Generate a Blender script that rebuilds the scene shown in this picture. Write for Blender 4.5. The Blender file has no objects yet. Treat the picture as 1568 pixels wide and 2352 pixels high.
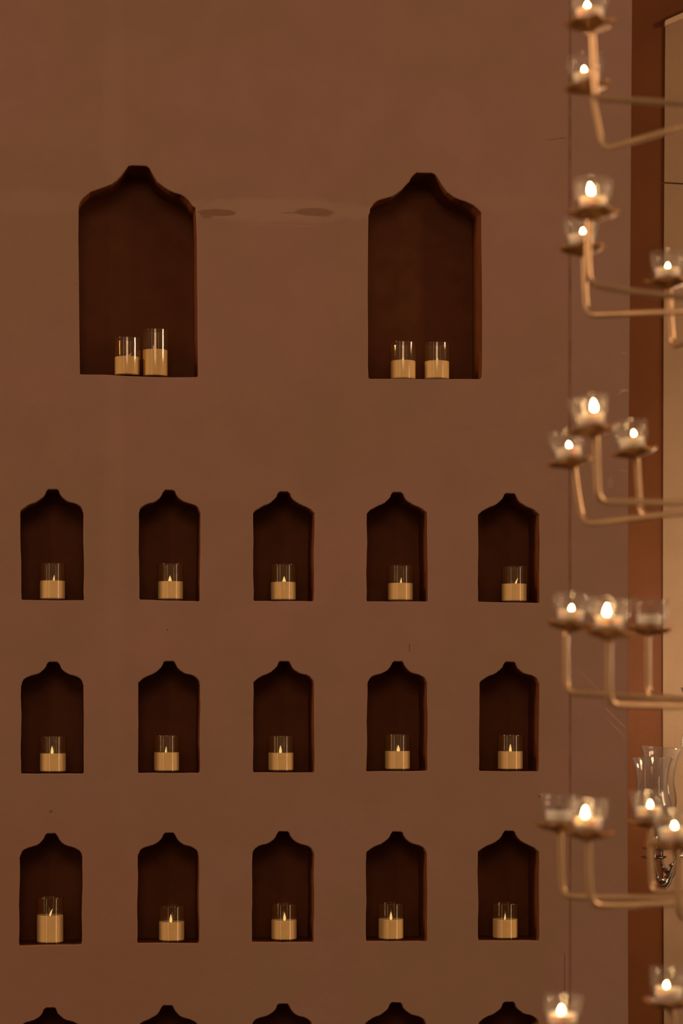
import bpy, bmesh, math, random
from mathutils import Vector, Matrix
from mathutils.geometry import tessellate_polygon

random.seed(7)
sc = bpy.context.scene
COL = sc.collection

# ------------------------------------------------------------------ camera
F = 5553.0                       # focal length in pixels of the 1568x2352 frame (85 mm)
HX, HY = 784.0, 1600.0           # principal column, horizon row
TH = math.radians(7.357)         # the wall recedes to the right of the camera axis
CAM = Vector((0.0, 0.0, 1.5))
FW = Vector((math.sin(TH), math.cos(TH), 0))
RT = Vector((math.cos(TH), -math.sin(TH), 0))
UP = Vector((0, 0, 1))

cam_d = bpy.data.cameras.new('camera')
cam_d.sensor_fit = 'AUTO'
cam_d.sensor_width = 36.0
cam_d.lens = F / 2352.0 * 36.0
cam_d.shift_y = (HY - 1176.0) / 2352.0
cam_d.dof.use_dof = True
cam_d.dof.focus_distance = 6.78
cam_d.dof.aperture_fstop = 3.6
cam_d.clip_end = 60
cam = bpy.data.objects.new('camera', cam_d)
COL.objects.link(cam)
cam.location = CAM
cam.rotation_euler = (math.pi / 2, 0, -TH)
sc.camera = cam

# ------------------------------------------------------------------ light and exposure
sc.view_settings.view_transform = 'Standard'
sc.view_settings.look = 'None'
sc.view_settings.exposure = 0.0
sc.view_settings.gamma = 1.0
sc.cycles.use_denoising = True
sc.cycles.max_bounces = 10
sc.cycles.transparent_max_bounces = 24
sc.cycles.sample_clamp_indirect = 3.0
sc.cycles.caustics_reflective = False
sc.cycles.caustics_refractive = False

w = bpy.data.worlds.new('world')
sc.world = w
w.use_nodes = True
bg = w.node_tree.nodes['Background']
bg.inputs[0].default_value = (1.0, 0.60, 0.34, 1)
bg.inputs[1].default_value = 0.19


def area_light(name, loc, target, sx, sy, power, color):
    d = bpy.data.lights.new(name, 'AREA')
    d.shape = 'RECTANGLE'
    d.size, d.size_y = sx, sy
    d.energy = power
    d.color = color
    o = bpy.data.objects.new(name, d)
    COL.objects.link(o)
    o.location = loc
    o.rotation_euler = (Vector(target) - Vector(loc)).to_track_quat('-Z', 'Y').to_euler()
    return o


area_light('added_left_light', (-8.2, 3.5, 5.2), (0.7, 6.7, 2.3), 1.8, 2.2, 420, (1.0, 0.62, 0.36))  # unseen source high on the left, added to light the niche reveals
area_light('added_right_light', (11.5, 2.5, 5.2), (0.9, 6.7, 1.4), 1.8, 2.2, 545, (1.0, 0.62, 0.36))  # unseen source, added to balance the left light across the wall
area_light('ceiling_lamp_light', (-0.3, -2.5, 4.7), (0.9, 6.7, 1.7), 2.8, 2.0, 74, (1.0, 0.62, 0.36))
area_light('tall_doorway_light', (-3.0, 1.5, 1.9), (0.5, 6.7, 1.9), 0.32, 3.8, 10.5, (1.0, 0.66, 0.40))
area_light('tall_side_window_light', (5.2, 2.8, 1.6), (0.8, 6.7, 1.4), 0.5, 3.2, 29, (1.0, 0.66, 0.40))


# ------------------------------------------------------------------ projection helpers
def ray(px, py):
    return FW + RT * ((px - HX) / F) + UP * ((HY - py) / F)


def on(px, py, Y):
    """the point of the plane y = Y seen at a pixel of the photograph"""
    d = ray(px, py)
    return CAM + d * (Y / d.y)


def at(px, py, Z):
    """the point at depth Z along the camera axis"""
    return CAM + ray(px, py) * Z


# ------------------------------------------------------------------ object helpers
def link(name, me, mat=None, parent=None):
    o = bpy.data.objects.new(name, me)
    COL.objects.link(o)
    if mat is not None and not me.materials:
        me.materials.append(mat)
    if parent is not None:
        o.parent = parent
    return o


def mesh(name, verts, faces, smooth=False, mats=None, idx=None):
    me = bpy.data.meshes.new(name)
    me.from_pydata([tuple(v) for v in verts], [], faces)
    if mats:
        for m in mats:
            me.materials.append(m)
    if idx:
        me.polygons.foreach_set('material_index', idx)
    if smooth:
        me.polygons.foreach_set('use_smooth', [True] * len(me.polygons))
    me.update()
    bm = bmesh.new()
    bm.from_mesh(me)
    bmesh.ops.recalc_face_normals(bm, faces=bm.faces)
    bm.to_mesh(me)
    bm.free()
    return me


def thing(name, label, cat, loc, group=None):
    o = bpy.data.objects.new(name, None)
    COL.objects.link(o)
    o.empty_display_size = 0.02
    o.location = loc
    o['label'] = label
    o['category'] = cat
    if group:
        o['group'] = group
    return o


def structure(name, me, mat, label=None, cat=None):
    o = link(name, me, mat)
    o['kind'] = 'structure'
    if label:
        o['label'] = label
    if cat:
        o['category'] = cat
    return o


def lathe_data(profile, n=40, wave=None):
    """profile of (r, z); r == 0 makes a pole.  wave(angle, r, z) -> (r, z)"""
    V, Fc, rings = [], [], []
    for r, z in profile:
        if r < 1e-7:
            rings.append([len(V)])
            V.append((0, 0, z))
        else:
            ring = []
            for k in range(n):
                a = 2 * math.pi * k / n
                rr, zz = wave(a, r, z) if wave else (r, z)
                ring.append(len(V))
                V.append((rr * math.cos(a), rr * math.sin(a), zz))
            rings.append(ring)
    for A, B in zip(rings, rings[1:]):
        if len(A) == 1 and len(B) == 1:
            continue
        for k in range(n):
            k2 = (k + 1) % n
            if len(A) == 1:
                Fc.append((A[0], B[k], B[k2]))
            elif len(B) == 1:
                Fc.append((A[k], A[k2], B[0]))
            else:
                Fc.append((A[k], A[k2], B[k2], B[k]))
    return V, Fc


def lathe(name, profile, n=40, wave=None, smooth=True):
    V, Fc = lathe_data(profile, n, wave)
    return mesh(name, V, Fc, smooth)


def fillet(pts, rad, steps=7):
    """round the inner corners of a polyline"""
    out = [pts[0]]
    for a, b, c in zip(pts, pts[1:], pts[2:]):
        u, v = (a - b), (c - b)
        r = min(rad, u.length * 0.45, v.length * 0.45)
        p, q = b + u.normalized() * r, b + v.normalized() * r
        for k in range(steps + 1):
            t = k / steps
            out.append(p * (1 - t) ** 2 + b * 2 * t * (1 - t) + q * t * t)
    out.append(pts[-1])
    return out


def tube_data(pts, r, n=12, V=None, Fc=None, taper=None):
    V = [] if V is None else V
    Fc = [] if Fc is None else Fc
    nrm = None
    rings = []
    for i, p in enumerate(pts):
        t = (pts[min(i + 1, len(pts) - 1)] - pts[max(i - 1, 0)]).normalized()
        if nrm is None:
            nrm = t.orthogonal().normalized()
        nrm = (nrm - t * nrm.dot(t)).normalized()
        b = t.cross(nrm)
        rr = r if taper is None else r * taper(i / (len(pts) - 1))
        ring = []
        for k in range(n):
            a = 2 * math.pi * k / n
            ring.append(len(V))
            V.append(p + (nrm * math.cos(a) + b * math.sin(a)) * rr)
        rings.append(ring)
    for A, B in zip(rings, rings[1:]):
        for k in range(n):
            k2 = (k + 1) % n
            Fc.append((A[k], A[k2], B[k2], B[k]))
    Fc.append(tuple(rings[0][::-1]))
    Fc.append(tuple(rings[-1]))
    return V, Fc


def tube(name, pts, r, n=12, taper=None):
    V, Fc = tube_data(pts, r, n, taper=taper)
    return mesh(name, V, Fc, True)


def prism(pts2, y0, y1, V=None, Fc=None):
    """extrude an (x, z) outline from y0 to y1"""
    V = [] if V is None else V
    Fc = [] if Fc is None else Fc
    b, n = len(V), len(pts2)
    V += [(x, y0, z) for x, z in pts2] + [(x, y1, z) for x, z in pts2]
    Fc.append(tuple(range(b, b + n)))
    Fc.append(tuple(range(b + n, b + 2 * n))[::-1])
    for k in range(n):
        k2 = (k + 1) % n
        Fc.append((b + k, b + n + k, b + n + k2, b + k2))
    return V, Fc


# ------------------------------------------------------------------ materials
class Nodes:
    def __init__(self, name):
        self.m = bpy.data.materials.new(name)
        self.m.use_nodes = True
        self.t = self.m.node_tree
        self.t.nodes.clear()
        self.out = self.t.nodes.new('ShaderNodeOutputMaterial')

    def n(self, kind, **inp):
        nd = self.t.nodes.new('ShaderNode' + kind)
        for k, v in inp.items():
            self.set(nd.inputs[k.replace('_', ' ')], v)
        return nd

    def set(self, sock, v):
        if isinstance(v, bpy.types.NodeSocket):
            self.t.links.new(v, sock)
        else:
            if isinstance(v, tuple) and len(v) == 3 and sock.type == 'RGBA':
                v = v + (1,)
            sock.default_value = v

    def math(self, op, a, b=0.0, c=None, clamp=False):
        nd = self.t.nodes.new('ShaderNodeMath')
        nd.operation = op
        nd.use_clamp = clamp
        self.set(nd.inputs[0], a)
        self.set(nd.inputs[1], b)
        if c is not None:
            self.set(nd.inputs[2], c)
        return nd.outputs[0]

    def coords(self):
        tc = self.n('TexCoord')
        sp = self.n('SeparateXYZ', Vector=tc.outputs['Object'])
        return tc.outputs['Object'], sp.outputs[0], sp.outputs[1], sp.outputs[2]

    def noise(self, vec, scale, detail=3.0, rough=0.55):
        nd = self.n('TexNoise', Vector=vec, Scale=scale, Detail=detail, Roughness=rough)
        return nd.outputs['Fac']

    def ramp(self, v, lo, hi, a=0.0, b=1.0):
        nd = self.n('MapRange', Value=v)
        nd.inputs[1].default_value, nd.inputs[2].default_value = lo, hi
        nd.inputs[3].default_value, nd.inputs[4].default_value = a, b
        nd.interpolation_type = 'SMOOTHSTEP'
        return nd.outputs[0]

    def mix(self, f, a, b, mode='MIX'):
        nd = self.t.nodes.new('ShaderNodeMix')
        nd.data_type = 'RGBA'
        nd.blend_type = mode
        self.set(nd.inputs[0], f)
        self.set(nd.inputs[6], a)
        self.set(nd.inputs[7], b)
        return nd.outputs[2]

    def bump(self, h, strength, dist):
        return self.n('Bump', Height=h, Strength=strength, Distance=dist).outputs[0]

    def surface(self, s):
        self.t.links.new(s, self.out.inputs[0])
        return self.m


def plain(name, color, rough=0.5, metal=0.0, spec=0.5, noise=0.0, nscale=30.0, bump=0.0, bscale=60.0):
    N = Nodes(name)
    v, x, y, z = N.coords()
    col = color + (1,)
    if noise:
        f = N.ramp(N.noise(v, nscale), 0.3, 0.7)
        col = N.mix(f, tuple(c * (1 - noise) for c in color), tuple(min(1, c * (1 + noise)) for c in color))
    p = N.n('BsdfPrincipled', Base_Color=col, Roughness=rough, Metallic=metal)
    p.inputs['Specular IOR Level'].default_value = spec
    if bump:
        N.set(p.inputs['Normal'], N.bump(N.noise(v, bscale), 0.5, bump))
    return N.surface(p.outputs[0])


YW = 6.70        # face of the niche wall
YP = 6.70       # face of the pilaster at its right end
YO = 7.60        # dark orange wall inside the recess
YC = 7.594       # cream wall beside it
DEPTH = 0.15     # niche depth


def plaster(name, A, B, extras):
    N = Nodes(name)
    v, x, y, z = N.coords()
    big = N.ramp(N.noise(v, 1.7, 2.0, 0.5), 0.36, 0.64)
    col = N.mix(big, A, B)
    mid = N.ramp(N.noise(v, 9.0, 4.0, 0.6), 0.3, 0.7, 0.0, 1.0)
    col = N.mix(N.math('MULTIPLY', mid, 0.35), col, tuple(c * 0.86 for c in A))
    warp = N.math('SUBTRACT', N.noise(v, 16.0, 5.0, 0.6), 0.5)
    warp2 = N.math('SUBTRACT', N.noise(v, 70.0, 3.0, 0.6), 0.5)

    def blob(cx, cz, hx, hz, soft=0.35, w1=1.2, w2=0.6):
        dx = N.math('DIVIDE', N.math('SUBTRACT', x, cx), hx)
        dz = N.math('DIVIDE', N.math('SUBTRACT', z, cz), hz)
        d = N.math('ADD', N.math('MULTIPLY', dx, dx), N.math('MULTIPLY', dz, dz))
        d = N.math('ADD', d, N.math('MULTIPLY', warp, w1 * 2))
        d = N.math('ADD', d, N.math('MULTIPLY', warp2, w2 * 2))
        return N.ramp(d, 1.0 + soft, 1.0 - soft)

    def line(p, q, half, soft):
        """thin straight scratch from p to q, (x, z) points"""
        ux, uz = q[0] - p[0], q[1] - p[1]
        L = math.hypot(ux, uz)
        ux, uz = ux / L, uz / L
        rx, rz = N.math('SUBTRACT', x, p[0]), N.math('SUBTRACT', z, p[1])
        along = N.math('ADD', N.math('MULTIPLY', rx, ux), N.math('MULTIPLY', rz, uz))
        across = N.math('ABSOLUTE', N.math('SUBTRACT', N.math('MULTIPLY', rx, -uz), N.math('MULTIPLY', rz, -ux)))
        across = N.math('ADD', across, N.math('MULTIPLY', warp2, half * 1.5))
        m = N.ramp(across, half + soft, half)
        a = N.ramp(along, 0, L * 0.15)
        b = N.ramp(along, L, L * 0.85)
        return N.math('MULTIPLY', m, N.math('MULTIPLY', a, b))

    for kind, args, color, amount in extras:
        m = (blob if kind == 'blob' else line)(*args)
        col = N.mix(N.math('MULTIPLY', m, amount), col, color)
    p = N.n('BsdfPrincipled', Base_Color=col, Roughness=0.62)
    p.inputs['Specular IOR Level'].default_value = 0.25
    h = N.math('ADD', N.math('MULTIPLY', N.noise(v, 5.0, 2.0), 3.0),
               N.math('ADD', N.noise(v, 45.0, 4.0, 0.6), N.math('MULTIPLY', N.noise(v, 220.0, 3.0, 0.6), 0.35)))
    N.set(p.inputs['Normal'], N.bump(h, 0.25, 0.0025))
    return N.surface(p.outputs[0])


def wxz(px, py, Y=YW):
    p = on(px, py, Y)
    return p.x, p.z


PX = YW / F   # metres per pixel, roughly
PINK_A, PINK_B = (0.274, 0.166, 0.112), (0.298, 0.167, 0.129)
LIGHT = (0.330, 0.210, 0.150)
STAIN = (0.205, 0.110, 0.066)
extras = [
    ('blob', (*wxz(40, 2260), 420 * PX, 380 * PX, 0.9, 0.8, 0.1), (0.272, 0.146, 0.088), 0.6),
    ('blob', (*wxz(640, 482), 230 * PX, 26 * PX, 0.6, 1.0, 0.2), LIGHT, 0.6),
    ('blob', (*wxz(90, 465), 120 * PX, 30 * PX, 0.7, 1.0, 0.2), LIGHT, 0.22),
    ('blob', (*wxz(1200, 470), 120 * PX, 22 * PX, 0.7, 1.0, 0.2), LIGHT, 0.18),
    ('blob', (*wxz(262, 250), 26 * PX, 300 * PX, 0.8, 1.0, 0.2), LIGHT, 0.22),
    ('blob', (*wxz(262, 1180), 24 * PX, 460 * PX, 0.8, 1.0, 0.2), LIGHT, 0.20),
    ('blob', (*wxz(495, 488), 44 * PX, 8 * PX, 0.25, 0.8, 0.3), STAIN, 1.0),
    ('blob', (*wxz(475, 492), 16 * PX, 11 * PX, 0.25, 0.6, 0.3), STAIN, 0.8),
    ('blob', (*wxz(722, 487), 46 * PX, 9 * PX, 0.4, 0.9, 0.3), STAIN, 0.85),
    ('blob', (*wxz(745, 492), 18 * PX, 7 * PX, 0.4, 0.5, 0.3), STAIN, 0.5),
    ('line', (wxz(640, 489), wxz(760, 488), 1.0 * PX, 1.5 * PX), STAIN, 0.6),
    ('line', (wxz(560, 516), wxz(740, 520), 0.6 * PX, 2.0 * PX), LIGHT, 0.4),
    ('line', (wxz(165, 655), wxz(182, 650), 0.8 * PX, 1.5 * PX), STAIN, 0.4),
    ('line', (wxz(940, 1478), wxz(940, 1498), 0.5 * PX, 0.8 * PX), (0.06, 0.03, 0.02), 0.8),
    ('line', (wxz(1252, 322), wxz(1303, 316), 0.5 * PX, 0.8 * PX), (0.09, 0.045, 0.03), 0.6),
    ('line', (wxz(1296, 2180), wxz(1296, 2345), 0.5 * PX, 1.0 * PX), (0.09, 0.045, 0.03), 0.7),
    ('line', (wxz(1304.5, 40), wxz(1304.5, 1500), 0.6 * PX, 1.6 * PX), (0.10, 0.055, 0.04), 0.3),
    ('blob', (*wxz(1238, 1829), 2.2 * PX, 2.2 * PX, 0.4, 0.3, 0.2), (0.05, 0.025, 0.02), 0.9),
    ('blob', (*wxz(117, 1864), 4 * PX, 3 * PX, 0.5, 0.6, 0.3), (0.08, 0.04, 0.03), 0.6),
    ('blob', (*wxz(384, 1447), 2 * PX, 2 * PX, 0.5, 0.3, 0.2), (0.08, 0.04, 0.03), 0.7),
]
M_WALL = plaster('pink_plaster', PINK_A, PINK_B, extras)
extras_p = [
    ('line', (wxz(1385, 1622, YP), wxz(1441, 1676, YP), 0.8 * PX, 1.4 * PX), (0.42, 0.29, 0.22), 0.6),
    ('line', (wxz(1318, 1530, YP), wxz(1392, 1600, YP), 1.2 * PX, 2.5 * PX), (0.40, 0.27, 0.20), 0.25),
    ('line', (wxz(1398, 1655, YP), wxz(1441, 1702, YP), 0.8 * PX, 2.5 * PX), (0.40, 0.27, 0.20), 0.3),
    ('line', (wxz(1382, 1640, YP), wxz(1436, 1690, YP), 1.0 * PX, 2.5 * PX), (0.40, 0.27, 0.20), 0.22),
    ('blob', (*wxz(1432, 897, YP), 13 * PX, 4 * PX, 0.4, 1.2, 1.2), (0.42, 0.29, 0.22), 0.5),
    ('line', (wxz(1416, 908, YP), wxz(1440, 892, YP), 0.7 * PX, 1.2 * PX), (0.45, 0.31, 0.24), 0.5),
    ('line', (wxz(1424, 1079, YP), wxz(1441, 1084, YP), 0.6 * PX, 1.2 * PX), (0.42, 0.29, 0.22), 0.5),
    ('line', (wxz(1425, 812, YP), wxz(1438, 809, YP), 0.6 * PX, 1.2 * PX), (0.42, 0.29, 0.22), 0.5),
    ('blob', (*wxz(1402, 1109, YP), 7 * PX, 14 * PX, 0.6, 0.8, 0.5), (0.38, 0.26, 0.21), 0.3),
]
M_PIL = plaster('pilaster_plaster', (0.278, 0.171, 0.120), (0.298, 0.174, 0.138), extras_p)
M_SEAM = plain('seam_plaster', (0.225, 0.122, 0.085), 0.7, spec=0.2, noise=0.12, nscale=20)
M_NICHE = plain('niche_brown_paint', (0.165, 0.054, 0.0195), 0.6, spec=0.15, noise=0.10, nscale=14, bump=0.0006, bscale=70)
M_ORANGE = plain('dark_orange_paint', (0.150, 0.0475, 0.0100), 0.55, spec=0.2, noise=0.08, nscale=5, bump=0.001, bscale=80)
M_CREAM = plain('cream_paint', (0.345, 0.226, 0.135), 0.6, spec=0.25, noise=0.06, nscale=5, bump=0.0015, bscale=70)
M_COPING = plain('pale_coping_paint', (0.55, 0.39, 0.24), 0.6, spec=0.25, noise=0.05, nscale=8)
M_FLOOR = plain('stone_floor', (0.055, 0.036, 0.026), 0.5, noise=0.15, nscale=3)


def glass(name, tint, edge, haze=0.0, hazecol=(0.5, 0.35, 0.15), gloss=1.0):
    N = Nodes(name)
    lw = N.n('LayerWeight', Blend=0.35)
    tcol = N.mix(N.ramp(lw.outputs['Facing'], 0.42, 1.0), tint, edge)
    tr = N.n('BsdfTransparent', Color=tcol)
    gl = N.n('BsdfGlossy', Roughness=0.03, Color=(1, 1, 1))
    f0 = N.n('LayerWeight', Blend=0.5).outputs['Facing']
    fr = N.math('MULTIPLY_ADD', N.math('POWER', f0, 5.0), 0.96, 0.04)
    s = tr.outputs[0]
    if haze:
        df = N.n('BsdfDiffuse', Color=hazecol)
        tl = N.n('BsdfTranslucent', Color=hazecol)
        ad = N.n('MixShader', Fac=0.5)
        N.t.links.new(df.outputs[0], ad.inputs[1])
        N.t.links.new(tl.outputs[0], ad.inputs[2])
        mx = N.n('MixShader', Fac=haze)
        N.t.links.new(s, mx.inputs[1])
        N.t.links.new(ad.outputs[0], mx.inputs[2])
        s = mx.outputs[0]
    m2 = N.n('MixShader', Fac=N.math('MULTIPLY', fr, gloss, clamp=True))
    N.t.links.new(s, m2.inputs[1])
    N.t.links.new(gl.outputs[0], m2.inputs[2])
    return N.surface(m2.outputs[0])


M_AMBER = glass('amber_glass', (0.96, 0.91, 0.80), (0.62, 0.48, 0.28), haze=0.02, hazecol=(0.75, 0.50, 0.20))
M_CLEAR = glass('clear_glass', (0.97, 0.97, 0.97), (0.72, 0.71, 0.70), haze=0.035, hazecol=(0.85, 0.80, 0.76), gloss=0.35)
M_HURR = glass('hurricane_glass', (0.91, 0.90, 0.89), (0.26, 0.22, 0.19), haze=0.03, hazecol=(0.8, 0.8, 0.8), gloss=0.5)


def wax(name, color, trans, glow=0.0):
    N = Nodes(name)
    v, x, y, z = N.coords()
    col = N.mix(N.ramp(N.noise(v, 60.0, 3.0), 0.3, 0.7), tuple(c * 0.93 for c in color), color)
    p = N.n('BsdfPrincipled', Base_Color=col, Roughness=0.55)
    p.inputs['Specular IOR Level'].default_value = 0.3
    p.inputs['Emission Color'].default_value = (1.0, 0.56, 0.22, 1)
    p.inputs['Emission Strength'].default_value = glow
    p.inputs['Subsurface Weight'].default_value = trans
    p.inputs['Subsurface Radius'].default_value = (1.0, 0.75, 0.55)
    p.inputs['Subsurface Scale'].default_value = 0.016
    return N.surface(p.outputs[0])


def emit(name, color, strength):
    N = Nodes(name)
    e = N.n('Emission', Color=color, Strength=strength)
    return N.surface(e.outputs[0])


M_WAX = wax('ivory_wax', (0.86, 0.69, 0.45), 0.0)
M_WAXGLOW = wax('added_glow_ivory_wax', (0.86, 0.69, 0.45), 0.0, 0.065)  # emission put into the wax itself to brighten the lit candles
M_TEAWAX = wax('white_wax', (0.88, 0.80, 0.70), 1.0)
M_LED = emit('led_flame_glow', (1.0, 0.66, 0.26), 1.15)
M_LEDDIM = emit('faint_led_flame_glow', (1.0, 0.60, 0.25), 0.42)
M_LEDOFF = plain('white_flame_plastic', (0.80, 0.74, 0.66), 0.45)
M_FIRE = emit('candle_fire', (1.0, 0.62, 0.27), 85.0)
M_WICK = plain('burnt_wick', (0.02, 0.015, 0.012), 0.9)
M_BRASS = plain('satin_brass', (0.58, 0.385, 0.22), 0.28, metal=0.6, spec=0.5, noise=0.08, nscale=25)
M_COPPER = plain('aged_copper', (0.55, 0.29, 0.11), 0.36, metal=0.75, spec=0.5, noise=0.15, nscale=40)
M_SILVER = plain('tarnished_silver', (0.26, 0.22, 0.18), 0.2, metal=1.0, noise=0.1, nscale=60)

# ------------------------------------------------------------------ niche outlines
OGEE = [(0.065, 0.000), (0.095, 0.026), (0.13, 0.096), (0.19, 0.158), (0.265, 0.199),
        (0.37, 0.228), (0.445, 0.268), (0.483, 0.322), (0.5, 0.384)]
OGEE_CUT = [(0.065, 0.000), (0.095, 0.026), (0.13, 0.096), (0.19, 0.158), (0.265, 0.205),
            (0.36, 0.246), (0.44, 0.292), (0.485, 0.334), (0.5, 0.352)]


def smooth_curve(pts, per=3):
    out = []
    n = len(pts)
    for i in range(n - 1):
        p0, p1, p2, p3 = pts[max(i - 1, 0)], pts[i], pts[i + 1], pts[min(i + 2, n - 1)]
        for k in range(per):
            t = k / per
            q = []
            for j in (0, 1):
                q.append(0.5 * (2 * p1[j] + (p2[j] - p0[j]) * t + (2 * p0[j] - 5 * p1[j] + 4 * p2[j] - p3[j]) * t * t
                                + (3 * p1[j] - p0[j] - 3 * p2[j] + p3[j]) * t ** 3))
            out.append(tuple(q))
    out.append(pts[-1])
    return out


def jitter(pts, amp, seed):
    rnd = random.Random(seed)
    ph = [rnd.uniform(0, 6.28) for _ in range(6)]
    out = []
    for i, (x, y) in enumerate(pts):
        s = i * 0.9
        out.append((x + amp * (math.sin(s * 1.3 + ph[0]) * 0.5 + math.sin(s * 2.9 + ph[1]) * 0.35 + rnd.uniform(-.3, .3)),
                    y + amp * (math.sin(s * 1.1 + ph[2]) * 0.5 + math.sin(s * 3.1 + ph[3]) * 0.35 + rnd.uniform(-.3, .3))))
    return out


def small_niche(lt, lb, rt, rb, top, bl, br, cx, cutl, cutr, seed, wave=0.0):
    """pixel outline, clockwise from bottom left"""
    W = (rt - lt)

    def shoulder(tab, side):
        wl = (cx - lt) if side < 0 else (rt - cx)
        return [(cx + side * u / 0.5 * wl if u > 0.14 else cx + side * u * W, top + v * W) for u, v in tab]
    L = smooth_curve(shoulder(OGEE_CUT if cutl else OGEE, -1)[::-1])
    R = smooth_curve(shoulder(OGEE_CUT if cutr else OGEE, 1))
    ys, ye = L[0][1], bl
    left = [(lb + (lt - lb) * (k / 9) + wave * math.sin(k * 1.1 + seed), ye + (ys - ye) * k / 9) for k in range(1, 9)]
    ys, ye = R[-1][1], br
    right = [(rt + (rb - rt) * (k / 9) + wave * math.sin(k * 0.9 + seed * 2), ys + (ye - ys) * k / 9) for k in range(1, 9)]
    bot = [(rb + (lb - rb) * k / 8, br + (bl - br) * k / 8) for k in range(1, 8)]
    c = 3.0
    pts = [(lb, bl - c)] + left + L + R + right + [(rb, br - c), (rb - c * .6, br)] + bot[:-1] + [(lb + c * .6, bl)]
    return jitter(pts, 0.55, seed)


BIG1 = [(183, 859), (182, 780), (181.5, 700), (181, 620), (180.5, 550), (180, 500), (180, 476), (183, 465), (190, 456),
        (198, 449), (207, 441), (222, 436), (240, 430), (256, 424), (268, 415), (280, 402), (287, 391), (294, 382),
        (303, 380), (320, 381), (337, 382), (344, 387), (351, 401), (362, 418), (377, 430), (390, 438), (402, 444),
        (415, 447), (424, 452), (433, 460), (441, 470), (442, 473), (449, 478), (450, 500), (452, 545), (453, 620),
        (453.5, 700), (454, 780), (455, 850), (455, 864), (450, 866), (400, 866), (340, 865), (290, 863), (240, 861), (190, 860)]
BIG2 = [(846, 868), (845, 840), (845, 760), (844.5, 680), (844.5, 600), (845, 540), (846, 495), (849, 489), (850, 480), (858, 467),
        (866, 461), (875, 458), (888, 455), (901, 451), (912, 444), (922, 436), (932, 424), (940, 417), (944, 408), (950, 401), (956, 397),
        (973, 397.5), (990, 397), (998, 400), (1003, 405), (1008, 414), (1015, 426), (1027, 442), (1044, 454), (1057, 459),
        (1070, 463), (1080, 468), (1089, 473), (1098, 481), (1104, 487), (1105, 489), (1105, 540), (1106, 620), (1107, 700),
        (1107.5, 780), (1107, 830), (1106, 866), (1102, 870), (1050, 870), (1000, 870.5), (950, 870.5), (900, 870), (850, 870)]

# (row, column): left top, left bottom, right top, right bottom, top, bottom left, bottom right, neck, cut corners
SMALL = {
    (1, 1): (46, 49.5, 192, 193, 1124, 1378, 1379, 121, 1, 0),
    (1, 2): (318.5, 320, 460.5, 459, 1126, 1377, 1381, 388.5, 0, 0),
    (1, 3): (581, 582, 722, 720.5, 1129.5, 1380, 1381, 651.5, 1, 1),
    (1, 4): (842.5, 841.5, 980.5, 982.5, 1131, 1381, 1381.5, 912, 1, 1),
    (1, 5): (1098, 1097.5, 1238, 1239, 1133.5, 1382, 1385, 1170.5, 1, 1),
    (2, 1): (48.5, 48, 192, 193, 1520.7, 1777, 1777, 122, 0, 0),
    (2, 2): (317.5, 317, 459.5, 459, 1519, 1775.5, 1775.5, 388.5, 1, 0),
    (2, 3): (582, 581, 721, 722, 1519, 1774, 1774.5, 652.5, 1, 0),
    (2, 4): (843.5, 841.5, 981, 981.5, 1519.5, 1772, 1770.5, 913.5, 0, 0),
    (2, 5): (1101, 1100, 1238, 1237, 1520.5, 1771, 1772, 1170.5, 1, 0),
    (3, 1): (45.5, 43.5, 189.5, 188.5, 1915, 2172, 2169, 117.5, 0, 0),
    (3, 2): (316.5, 315, 457, 457.5, 1913.5, 2166, 2166.5, 388.5, 0, 0),
    (3, 3): (579, 578.5, 721.5, 720.5, 1910, 2164, 2164, 650.5, 0, 0),
    (3, 4): (840.5, 840.5, 980, 981, 1910.5, 2162, 2162, 911.5, 1, 0),
    (3, 5): (1097, 1098, 1237.5, 1238, 1909, 2160, 2160.5, 1169, 1, 1),
    (4, 1): (43, 42, 189, 188, 2315, 2562, 2562, 115, 0, 0),
    (4, 2): (313, 313, 457, 456, 2310, 2558, 2558, 384.5, 1, 0),
    (4, 3): (577, 577, 718, 718, 2306, 2554, 2554, 650, 0, 0),
    (4, 4): (838, 838, 980, 980, 2303, 2550, 2550, 909, 1, 0),
    (4, 5): (1099, 1099, 1238, 1238, 2301.5, 2547, 2547, 1168.5, 1, 0),
}
OUT = {('b', 1): jitter(BIG1, 0.7, 91), ('b', 2): jitter(BIG2, 0.5, 92)}
for (r, c), a in SMALL.items():
    OUT[(r, c)] = small_niche(*a, seed=r * 10 + c, wave=0.5)


def to_wall(pts, Y=YW):
    return [wxz(px, py, Y) for px, py in pts]


def offset(poly, d):
    """push a clockwise outline outwards by d"""
    n = len(poly)
    area = sum(poly[i][0] * poly[(i + 1) % n][1] - poly[(i + 1) % n][0] * poly[i][1] for i in range(n))
    s = 1.0 if area > 0 else -1.0
    out = []
    for i in range(n):
        a, b = Vector(poly[i - 1]), Vector(poly[(i + 1) % n])
        t = (b - a)
        if t.length < 1e-9:
            out.append(poly[i])
            continue
        t.normalize()
        out.append((poly[i][0] + t.y * s * d, poly[i][1] - t.x * s * d))
    return out


# ------------------------------------------------------------------ the niche wall
LIP = 0.0022
X_LEFT, Z_TOP = -3.2, 5.6
x_seam = wxz(1306, 1200)[0]
cu = bpy.data.curves.new('wall_outline', 'CURVE')
cu.dimensions = '2D'
cu.fill_mode = 'BOTH'


def spline(pts):
    s = cu.splines.new('POLY')
    s.points.add(len(pts) - 1)
    for p, (x, z) in zip(s.points, pts):
        p.co = (x, z, 0, 1)
    s.use_cyclic_u = True


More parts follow.
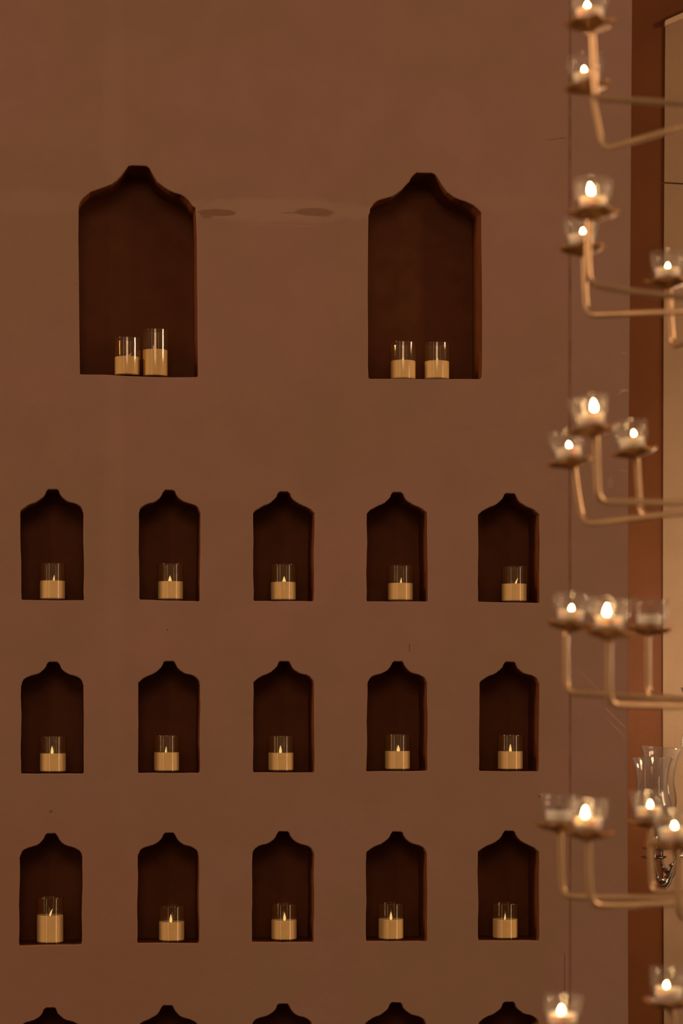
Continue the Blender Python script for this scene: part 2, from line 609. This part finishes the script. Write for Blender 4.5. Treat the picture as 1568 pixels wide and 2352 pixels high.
spline([(X_LEFT, 0), (x_seam, 0), (x_seam, Z_TOP), (X_LEFT, Z_TOP)])
for k, pts in OUT.items():
    spline(offset(to_wall(pts), LIP))
tmp = bpy.data.objects.new('wall_outline', cu)
COL.objects.link(tmp)
bpy.context.view_layer.update()
dg = bpy.context.evaluated_depsgraph_get()
me = bpy.data.meshes.new_from_object(tmp.evaluated_get(dg))
bpy.data.objects.remove(tmp)
bm = bmesh.new()
bm.from_mesh(me)
for vtx in bm.verts:
    vtx.co = Vector((vtx.co.x, YW, vtx.co.y))
bm.normal_update()
if sum(f.normal.y * f.calc_area() for f in bm.faces) > 0:
    bmesh.ops.reverse_faces(bm, faces=bm.faces)
bm.to_mesh(me)
bm.free()
me.materials.clear()
wall_front = structure('wall_front', me, M_WALL)


def make_niche(key, pts):
    front = offset(to_wall(pts), LIP)
    inner = to_wall(pts)
    n = len(inner)
    V = [(x, YW, z) for x, z in front] + [(x, YW + LIP, z) for x, z in inner]
    V += [(x, YW + DEPTH, z) for x, z in inner]
    Fc, idx = [], []
    for ring in range(2):
        for k in range(n):
            k2 = (k + 1) % n
            a, b = ring * n, ring * n + n
            Fc.append((a + k, a + k2, b + k2, b + k))
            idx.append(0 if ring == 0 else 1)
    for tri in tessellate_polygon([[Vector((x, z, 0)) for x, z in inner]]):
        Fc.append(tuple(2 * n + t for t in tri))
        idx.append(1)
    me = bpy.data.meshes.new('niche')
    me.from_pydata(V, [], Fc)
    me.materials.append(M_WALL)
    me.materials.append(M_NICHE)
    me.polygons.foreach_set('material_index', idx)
    me.update()
    o = bpy.data.objects.new('niche', me)
    COL.objects.link(o)
    o.parent = wall_front
    o['kind'] = 'structure'
    return o


NAMES = {1: 'first', 2: 'second', 3: 'third', 4: 'fourth', 5: 'fifth'}
for k, pts in OUT.items():
    make_niche(k, pts)

# pilaster strip at the right end of the wall, standing a little proud
xl = wxz(1312, 1200, YP)[0]
edge = [(1452, 0), (1450, 250), (1448.5, 500), (1446, 800), (1443.5, 1050), (1442, 1400), (1441.5, 1700), (1442, 2000), (1443, 2352)]
right = [wxz(px, py, YP) for px, py in edge]
zs = [r_[1] for r_ in right]
right = [(right[0][0] + 0.01, Z_TOP)] + right + [(right[-1][0], 0)]
V, Fc = prism([(xl, 0), (xl, Z_TOP)] + right, YP, YO)
bmp = mesh('wall_pilaster', V, Fc)
bm = bmesh.new()
bm.from_mesh(bmp)
ed = [e for e in bm.edges if all(abs(v_.co.y - YP) < 1e-5 for v_ in e.verts) and abs(e.verts[0].co.z - e.verts[1].co.z) > 0.05
      and min(v_.co.x for v_ in e.verts) > xl + 0.02]
bmesh.ops.bevel(bm, geom=ed, offset=0.0025, segments=2, affect='EDGES')
bm.to_mesh(bmp)
bm.free()
structure('wall_pilaster', bmp, M_PIL)
V, Fc = prism([(x_seam - 0.02, 0), (xl + 0.001, 0), (xl + 0.001, Z_TOP), (x_seam - 0.02, Z_TOP)], YW + 0.0003, YW + 0.03)
structure('trim_2', mesh('trim_2', V, Fc), M_SEAM)

# dark orange wall at the back of the recess, cream wall with a sloping top in front of it
V, Fc = prism([(0.9, 0), (3.6, 0), (3.6, Z_TOP), (0.9, Z_TOP)], YO, YO + 0.15)
structure('wall_back', mesh('wall_back', V, Fc), M_ORANGE)
e2 = [(1527.5, 52), (1526, 250), (1525, 418)]
e3 = [(1525, 421.5), (1523.5, 800), (1522, 1200), (1522, 1700), (1523, 2000), (1524.5, 2352)]
XR = 3.4
up = [wxz(px, py, YC) for px, py in e2]
lo = [wxz(px, py, YC) for px, py in e3]
s_top = wxz(1568, 34, YC)
slope = (s_top[1] - up[0][1]) / (s_top[0] - up[0][0])
crack = wxz(1568, 420.5, YC)
cs = (crack[1] - up[-1][1]) / (crack[0] - up[-1][0])
V, Fc = prism([up[0], (XR, up[0][1] + slope * (XR - up[0][0])), (XR, up[-1][1] + cs * (XR - up[-1][0]))] + up[:0:-1], YC, YO)
V, Fc = prism([lo[0], (XR, lo[0][1] + cs * (XR - lo[0][0])), (XR, 0), (lo[-1][0], 0)] + lo[:0:-1], YC, YO, V, Fc)
structure('wall_right', mesh('wall_right', V, Fc), M_CREAM)
c0 = wxz(1526.5, 50, YC - 0.012)
c1 = wxz(1526.5, 59, YC - 0.012)
V, Fc = prism([c1, c0, (c0[0] + 0.004, c0[1] + 0.006), (XR, c0[1] + 0.006 + slope * (XR - c0[0])), (XR, c1[1] + slope * 0.93 * (XR - c1[0]))],
              YC - 0.012, YO)
structure('trim_1', mesh('trim_1', V, Fc), M_COPING)
V, Fc = prism([(-14, -0.1), (14, -0.1), (14, 0), (-14, 0)], -12, YO + 0.15)
structure('floor', mesh('floor', V, Fc), M_FLOOR)


# ------------------------------------------------------------------ candles standing in the niches
def flame_mesh(name, h, r, lean=0.0, n=14):
    prof = [(0, 0), (0.55, 0.03), (0.88, 0.12), (1.0, 0.25), (0.93, 0.40), (0.72, 0.58), (0.45, 0.76), (0.2, 0.91), (0, 1.0)]
    V, Fc = lathe_data([(a * r, b * h) for a, b in prof], n)
    V = [(x + lean * h * (z / h) ** 1.6, y, z) for x, y, z in V]
    return mesh(name, V, Fc, True)


FL = {
    'broad': (0.0200, 0.0046, 0.0, M_LED),
    'tall': (0.0240, 0.0040, 0.0, M_LED),
    'thin': (0.0200, 0.0024, 0.06, M_LED),
    'lean': (0.0205, 0.0028, 0.35, M_LED),
    'dim': (0.0150, 0.0050, 0.05, M_LEDDIM),
    'sliver': (0.0185, 0.0024, -0.08, M_LEDDIM),
    'off': (0.0165, 0.0046, 0.45, M_LEDOFF),
}


def niche_candle(l, r, bot, top, wax_y, flame_x, kind, label, group):
    cx = (l + r) / 2
    front = on(cx, bot, YW)
    depth_c = 0.012 + 0.0375
    Yc = YW + depth_c
    R = (r - l) / 2 * (on(cx, HY, Yc) - CAM).dot(FW) / F
    Yc = YW + 0.010 + R
    base = on(cx, bot, YW)
    ctr = on(cx, HY, Yc)
    zb = base.z + 0.0004
    H = on(cx, top, Yc).z - zb
    HW = on(cx, wax_y, Yc - R * 0.9).z - zb
    root = thing('pillar_candle', label, 'candle', (ctr.x, Yc, zb), group)
    t = 0.0017
    g = lathe('glass_cylinder', [(0, 0), (R - .002, 0), (R, .002), (R, .0035), (R, .006), (R, H - .005), (R, H - .002), (R, H - .0008), (R - .0008, H), (R - t, H - .0008), (R - t, H - .003), (R - t, H - .006), (R - t, .010), (R - t, .007), (R - t, 0.0052), (R - .004, .004), (0, .004)], 48)
    link('glass_cylinder', g, M_AMBER, root)
    rw = R - t - 0.0004
    wm = lathe('wax_body', [(0, .0056), (rw - .001, .0056), (rw, .007), (rw, .009), (rw, HW - .005), (rw, HW - .0025), (rw, HW - .0012), (rw - .0014, HW), (rw * .55, HW - .0016), (.006, HW - .0032), (0, HW - .0034)], 48)
    link('wax_body', wm, M_WAX if kind in ('off', 'sliver') else M_WAXGLOW, root)
    h, fr, lean, m = FL[kind]
    f = link('flame', flame_mesh('flame', h, fr, lean), m, root)
    f.location = ((flame_x - cx) * 0.00121, -0.004, HW - 0.0030)
    if kind == 'off':
        f['label'] = 'unlit white plastic flame'
    return root


G1, G2 = 'candles in the two large niches', 'candles in the small niches'
NC = [
    (261, 323, 862, 777, 817, 296, 'off', 'short glass candle with unlit white flame in the left large niche', G1),
    (326, 387, 864.5, 758, 801, 353, 'sliver', 'taller glass candle with faint thin flame in the left large niche', G1),
    (895, 956, 870.5, 787, 826, 924, 'dim', 'left one of two equal glass candles in the right large niche', G1),
    (973, 1033, 870.5, 788, 827, 1003, 'dim', 'right one of two equal glass candles in the right large niche', G1),
    (90, 151, 1378.5, 1294, 1333, 123.5, 'thin', 'glass candle in the leftmost niche, top row of small niches', G2),
    (361, 422, 1379, 1295, 1334.5, 390, 'broad', 'glass candle in the second niche from left, top row of small niches', G2),
    (620, 681, 1380.5, 1296.5, 1336, 652, 'broad', 'glass candle in the middle niche, top row of small niches', G2),
    (889, 949.5, 1381.2, 1299, 1338.5, 920, 'thin', 'glass candle in the second niche from right, top row of small niches', G2),
    (1150, 1211, 1383.5, 1301.5, 1340, 1183, 'lean', 'glass candle in the rightmost niche, top row of small niches', G2),
    (90, 153, 1777, 1691, 1731, 119.5, 'tall', 'glass candle in the leftmost niche, second row of small niches', G2),
    (352, 413, 1775.5, 1688.5, 1728.5, 380.5, 'thin', 'glass candle in the second niche from left, second row of small niches', G2),
    (614, 675.5, 1774.3, 1690, 1729.5, 643.5, 'tall', 'glass candle in the middle niche, second row of small niches', G2),
    (882, 943, 1771.5, 1686.5, 1725.5, 914, 'broad', 'glass candle in the second niche from right, second row of small niches', G2),
    (1141, 1202, 1771.5, 1687.5, 1726, 1171, 'tall', 'glass candle in the rightmost niche, second row of small niches', G2),
    (83, 147, 2171.5, 2060, 2104, 115, 'lean', 'tall glass candle with leaning flame in the leftmost niche, third small row', G2),
    (363, 425, 2167, 2080, 2119, 392, 'tall', 'glass candle in the second niche from left, third row of small niches', G2),
    (621, 683, 2164.5, 2075.5, 2115, 653, 'tall', 'glass candle in the middle niche, third row of small niches', G2),
    (867, 928, 2163, 2074, 2113, 897, 'tall', 'glass candle in the second niche from right, third row of small niches', G2),
    (1129, 1190, 2161, 2074, 2113, 1158.5, 'thin', 'glass candle in the rightmost niche, third row of small niches', G2),
]
for a in NC:
    niche_candle(*a)

# ------------------------------------------------------------------ the tiered brass candle stand in front
AX, AZ = 1752.0, 3.85
HUB = {'A': 246, 'B': 703, 'C': 1162, 'D': 1615, 'E': 2066, 'F': 2505}
foot = at(AX, HY, AZ)
stand = thing('tiered_candle_stand', 'tall tiered brass candle stand with bent arms and scalloped drip plates',
              'candle stand', (foot.x, foot.y, 0.0))
inv = Matrix.Translation((-foot.x, -foot.y, 0))


def local(p):
    return inv @ p


ztop = at(AX, 150, AZ).z
pole = lathe('pole', [(0, 0.02), (.018, .02), (.018, ztop - .04), (.024, ztop - .03), (.018, ztop), (0, ztop + .03)], 24)
link('pole', pole, M_BRASS, stand)
base = lathe('base', [(0, 0), (.24, 0), (.24, .012), (.22, .02), (.06, .035), (.03, .07), (.0185, .075), (0, .075)], 48)
link('base', base, M_BRASS, stand)

# key: plate x, plate y, depth, stem points, arm points after the bend, tilt (right side up), flame x, flame y, flame size or None
CUPS = {
    'A1': (1354, 46, 3.78, [(1360, 75), (1365, 200)], [(1367, 226), (1568, 238)], 0, 1348, 17, 'm'),
    'A2': (1349, 190, 3.98, [(1358, 215), (1370, 270)], [(1384, 345), (1568, 291)], 7, 1341, 162, 's'),
    'B1': (1362, 480, 3.74, [(1352, 505), (1349, 600)], [(1352, 652), (1450, 670), (1568, 682)], 0, 1357, 437, 'l'),
    'B2': (1336, 562, 4.05, [(1341, 590), (1343, 660)], [(1346, 724), (1568, 716)], 3, 1338, 533, 's'),
    'B3': (1533, 639, 4.20, [(1537, 670), (1539, 730)], [(1545, 797), (1568, 790)], 0, 1533, 613, 's'),
    'C1': (1358, 980, 3.70, [(1368, 1005), (1370, 1090)], [(1373, 1152), (1420, 1153), (1568, 1156)], 7, 1364, 934, 'l'),
    'C2': (1308, 1053, 4.00, [(1318, 1075), (1326, 1140)], [(1338, 1204), (1568, 1178)], 9, 1306, 1024, 's'),
    'C3': (1453, 1030, 4.08, [(1462, 1055), (1465, 1110)], [(1470, 1185), (1568, 1178)], 8, 1455, 997, 's'),
    'D1': (1309, 1430, 3.95, [(1299, 1455), (1299, 1530)], [(1300, 1590), (1568, 1608)], -5, 1312, 1400, 's'),
    'D2': (1397, 1448, 3.68, [(1398, 1475), (1398, 1560)], [(1399, 1618), (1568, 1622)], -4, 1393, 1404, 'l'),
    'D3': (1490, 1440, 4.10, [(1487, 1465), (1487, 1540)], [(1488, 1600), (1568, 1606)], -3, 0, 0, None),
    'E1': (1282, 1893, 4.00, [(1287, 1918), (1288, 1990)], [(1292, 2056), (1340, 2060), (1568, 2063)], -2, 0, 0, None),
    'E2': (1349, 1911, 3.68, [(1351, 1938), (1352, 2020)], [(1357, 2077), (1400, 2080), (1568, 2074)], -2, 1343, 1877, 'l'),
    'E3': (1490, 1884, 4.10, [(1493, 1910), (1494, 1990)], [(1497, 2047), (1568, 2052)], 2, 1493, 1857, 'm'),
    'E4': (1547, 1936, 3.62, [(1556, 1962), (1557, 2050)], [(1560, 2108), (1620, 2106)], 3, 1549, 1910, 's'),
    'F1': (1291, 2362, 3.62, [(1296, 2390), (1297, 2470)], [(1300, 2535), (1568, 2520)], -2, 1288, 2335, 'm'),
    'F2': (1534, 2301, 3.80, [(1545, 2330), (1547, 2430)], [(1550, 2500), (1620, 2500)], -4, 1530, 2264, 's'),
}
GS = {'F2': 1.06}
DROP = {'A': 10, 'B': 9, 'C': 7, 'D': 4, 'E': 1, 'F': 0}


def plate_wave(a, r, z):
    k = max(0.0, (r - 0.018) / 0.022)
    return r * (1 + 0.055 * k * math.cos(7 * a)), z + 0.0018 * k * math.cos(7 * a) + 0.0010 * k * math.sin(3 * a + 1)


plate_me = lathe('drip_plate', [(0, -.0125), (.0085, -.0125), (.0125, -.0100), (.023, -.0078), (.033, -.0042), (.040, .0006),
                                (.0395, .0019), (.030, .0006), (.020, -.0002), (0, 0)], 56, plate_wave)
RT_, RB_, HG = 0.0316, 0.0252, 0.0505
glass_me = lathe('glass', [(0, .0008), (RB_ - .002, .0008), (RB_, .003), (RB_ + (RT_ - RB_) * .5, HG * .5), (RT_, HG - .0008), (RT_ - .0009, HG),
                           (RT_ - .0020, HG - .0008), (RB_ + (RT_ - RB_) * .5 - .002, HG * .5), (RB_ - .002, .007), (RB_ - .004, .0048), (0, .0042)], 48)
cup_me = lathe('wax_cup', [(0, .0048), (.0195, .0048), (.0205, .006), (.0207, .008), (.0212, .0185), (.0212, .0203), (.0205, .0212), (.0185, .0198), (.004, .0190), (0, .0188)], 36)
wick_me = lathe('wick', [(0, .0185), (.0009, .0185), (.0009, .0230), (0, .0233)], 8)
wick_long_me = lathe('wick', [(0, .0185), (.0014, .0185), (.0013, .0290), (.0016, .0300), (0, .0310)], 8)
FSZ = {'s': (0.0090, 0.0032), 'm': (0.0115, 0.0038), 'l': (0.0170, 0.0045)}

WHICH = {
    'A1': 'upper cup of the topmost tier', 'A2': 'lower cup of the topmost tier, behind a stem',
    'B1': 'highest cup of the second tier from top', 'B2': 'lower left cup of the second tier from top',
    'B3': 'rightmost cup of the second tier from top',
    'C1': 'highest, middle cup of the third tier', 'C2': 'leftmost cup of the third tier from top',
    'C3': 'rightmost cup of the third tier from top',
    'D1': 'leftmost cup of the fourth tier from top', 'D2': 'middle cup of the fourth tier from top',
    'D3': 'rightmost cup of the fourth tier from top',
    'E1': 'leftmost cup of the fifth tier from top', 'E2': 'second cup from left, fifth tier',
    'E3': 'fifth tier cup before the hurricane shades', 'E4': 'rightmost, lowest cup of the fifth tier',
    'F1': 'lowest cup, cut by the bottom edge', 'F2': 'cup near the bottom right corner',
}

for key, (px, py, Z, stem, arm, tilt, fx, fy, fs) in CUPS.items():
    P = at(px, py + DROP[key[0]], Z)                                   # top of the drip plate
    rot = Matrix.Rotation(-math.radians(tilt), 4, 'Y') @ Matrix.Rotation(random.uniform(0, 0.8), 4, 'Z')
    rot0 = Matrix.Rotation(-math.radians(tilt), 4, 'Y')
    hub = at(AX, HUB[key[0]], AZ)
    pts = [P + Vector((0, 0, -0.006))]
    pts += [at(x, y, Z) for x, y in stem]
    xb = arm[0][0]
    for x, y in arm:
        zz = Z + (AZ - Z) * max(0.0, (x - xb) / (AX - xb))
        pts.append(at(x, y, zz))
    pts.append(hub)
    body = [pts[0]] + pts[1:]
    smooth = fillet(body, 0.022, 8)
    a = link('arm', tube('arm', [local(p) for p in smooth], 0.0054, 14), M_BRASS, stand)
    d = link('drip_plate', plate_me, M_COPPER, a)
    d.matrix_local = Matrix.Translation(local(P)) @ rot
    s = GS.get(key, 1.0)
    lit = fs is not None
    gt = thing('votive_glass', 'flared clear votive glass, ' + WHICH[key], 'glass', P + Vector((0, 0, 0.0012)), 'votive glasses on the brass stand')
    gt.rotation_euler = rot0.to_euler()
    gm = link('glass_shell', glass_me, M_CLEAR, gt)
    gm.scale = (s, s, s)
    tl = thing('tealight', ('lit' if lit else 'unlit') + ' white tealight inside the ' + WHICH[key], 'tealight',
               P + Vector((0, 0, 0.0016)), 'tealights on the brass stand')
    tl.rotation_euler = rot0.to_euler()
    link('wax', cup_me, M_TEAWAX, tl)
    link('wick', wick_me if lit else wick_long_me, M_WICK, tl)
    if lit:
        h, fr = FSZ[fs]
        f = link('flame', flame_mesh('flame', h, fr, -0.12 if key == 'B1' else 0.0, 12), M_FIRE, tl)
        q = rot0.inverted() @ (at(fx, fy, Z) - P)
        f.location = (max(-.008, min(.008, q.x)), 0, max(0.0212, q.z - h * 0.45))

# ------------------------------------------------------------------ silver candelabra with hurricane shades in the recess
YS = 7.05


def S(px, py, dy=0.0):
    return on(px, py, YS + dy)


sb = S(1622, HY)
silver = thing('silver_candelabra', 'silver scroll arm candelabra with clear hurricane shades, behind the brass stand',
               'candelabra', (sb.x, sb.y, 0))
inv2 = Matrix.Translation((-sb.x, -sb.y, 0))
zc = S(1622, 2060).z
link('column', lathe('column', [(0, .01), (.02, .01), (.012, .2), (.016, .5), (.012, zc - .2), (.02, zc - .05), (.028, zc), (.014, zc + .05), (.02, zc + .10), (0, zc + .11)], 28), M_SILVER, silver)
link('base', lathe('base', [(0, 0), (.15, 0), (.15, .012), (.12, .03), (.04, .05), (.02, .06), (0, .06)], 40), M_SILVER, silver)


def shade(cx, rim_y, bot_y, dy, tilt, label=None):
    c = S(cx, bot_y, dy)
    H = S(cx, rim_y, dy).z - c.z
    k = (49 * (c - CAM).dot(FW) / F)
    outer = [(0.40, 0.0), (0.66, 0.035), (0.86, 0.11), (0.95, 0.20), (0.955, 0.27), (0.88, 0.38), (0.77, 0.50), (0.735, 0.60), (0.75, 0.71),
             (0.80, 0.82), (0.88, 0.92), (1.0, 1.0)]
    prof = [(r * k, z * H) for r, z in outer]
    prof = smooth_curve(prof, 3)
    t = 0.0022
    inner = [(max(0.0005, r - t), z) for r, z in prof]
    me_ = lathe('hurricane_shade', prof + [(prof[-1][0] - t * .5, prof[-1][1] + .0012)] + inner[::-1] + [(prof[0][0], prof[0][1])], 56)
    o = link('hurricane_shade', me_, M_HURR, silver)
    o.location = inv2 @ c
    o.rotation_euler = (0, math.radians(tilt), 0)
    return c


def cup_and_arm(cx, pan_y, dy):
    p = S(cx, pan_y, dy)
    pan = lathe('drip_pan', [(0, -.004), (.010, -.004), (.022, -.002), (.034, .003), (.039, .007), (.0385, .0078), (.033, .0045), (.02, .0005), (0, 0)], 44)
    o = link('drip_pan', pan, M_SILVER, silver)
    o.location = inv2 @ p
    g = lathe('glass_bobeche', [(.012, .030), (.024, .0275), (.036, .032), (.0365, .0332), (.024, .0292), (.012, .0316)], 40)
    g2 = link('glass_bobeche', g, M_HURR, silver)
    g2.location = inv2 @ p
    cup = lathe('candle_cup', [(0, 0), (.008, 0), (.0065, .012), (.011, .024), (.0155, .034), (.0155, .066), (.0145, .068), (0, .066)], 28)
    c = link('candle_cup', cup, M_SILVER, silver)
    c.location = inv2 @ p
    # S-scroll arm from the pan down, round and up to the column
    path = [S(cx + 2, pan_y + 4, dy), S(cx + 5, pan_y + 28, dy * .95), S(cx + 14, pan_y + 52, dy * .9), S(cx + 25, pan_y + 54, dy * .85),
            S(cx + 36, pan_y + 38, dy * .75), S(cx + 45, pan_y + 14, dy * .65), S(cx + 58, pan_y - 6, dy * .5), S(cx + 78, pan_y + 2, dy * .4),
            S(cx + 98, pan_y + 36, dy * .2), S(1622, 2040)]
    V, Fc = tube_data([inv2 @ q for q in chain(path)], 0.0052, 12)
    lower = [S(cx + 24, pan_y + 70, dy * .85), S(cx + 36, pan_y + 54, dy * .75), S(cx + 43, pan_y + 30, dy * .7), S(cx + 47, pan_y + 8, dy * .65)]
    V, Fc = tube_data([inv2 @ q for q in chain(lower)], 0.0046, 10, V, Fc)
    ar = link('arm', mesh('arm', V, Fc, True), M_SILVER, silver)
    # acanthus leaves on the scroll
    for (ax, ay, bx, by, r) in ((4, 46, 30, 46, .0062), (10, 66, 34, 44, .0056), (44, 8, 34, 14, .005), (12, 44, 2, 36, .0045)):
        q0, q1 = S(cx + ax, pan_y + ay, dy * .9), S(cx + bx, pan_y + by, dy * .85)
        mid = (q0 + q1) / 2 + Vector((0, -.006, -.004))
        link('leaf_ornament', tube('leaf_ornament', [inv2 @ q for q in chain([q0, mid, q1])], r, 10,
                                   taper=lambda t: 0.15 + math.sin(math.pi * min(1, t * 1.05)) * 0.9), M_SILVER, ar)


def chain(P_, per=6):
    out = []
    n = len(P_)
    for i in range(n - 1):
        p0, p1, p2, p3 = P_[max(i - 1, 0)], P_[i], P_[i + 1], P_[min(i + 2, n - 1)]
        for k in range(per):
            t = k / per
            out.append(0.5 * (2 * p1 + (p2 - p0) * t + (2 * p0 - 5 * p1 + 4 * p2 - p3) * t * t + (3 * p1 - p0 - 3 * p2 + p3) * t ** 3))
    out.append(P_[-1])
    return out


cup_and_arm(1501, 1973, -0.06)
shade(1497, 1740, 1898, -0.06, 0)
cup_and_arm(1514, 1950, 0.08)
shade(1503, 1716, 1880, 0.08, 5.5)
shade(1612, 1580, 1745, 0.0, 0)
cc = S(1612, 1775)
link('candle_cup', lathe('candle_cup', [(0, zc + .06), (.012, zc + .06), (.010, cc.z - .03), (.012, cc.z), (.030, cc.z + .012), (.031, cc.z + .034), (.029, cc.z + .034),
                                        (.028, cc.z + .016), (.012, cc.z + .012), (.0115, cc.z + .05), (0, cc.z + .05)], 28),
     M_SILVER, silver).location = inv2 @ Vector((cc.x, cc.y, 0))
fl = link('flame', flame_mesh('flame', .03, .006), M_FIRE, silver)
fl.location = inv2 @ S(1612, 1740)


def lamp(name, loc, power, color, size):
    d = bpy.data.lights.new(name, 'POINT')
    d.energy, d.color, d.shadow_soft_size = power, color, size
    o = bpy.data.objects.new(name, d)
    COL.objects.link(o)
    o.location = loc


lamp('hurricane_candle_light', S(1612, 1715), 3.6, (1.0, 0.68, 0.40), 0.02)
lamp('added_recess_light', on(1930, 1480, 6.80), 16.0, (1.0, 0.74, 0.48), 0.10)  # bodiless off-frame light, added for the broad glow on the cream wall
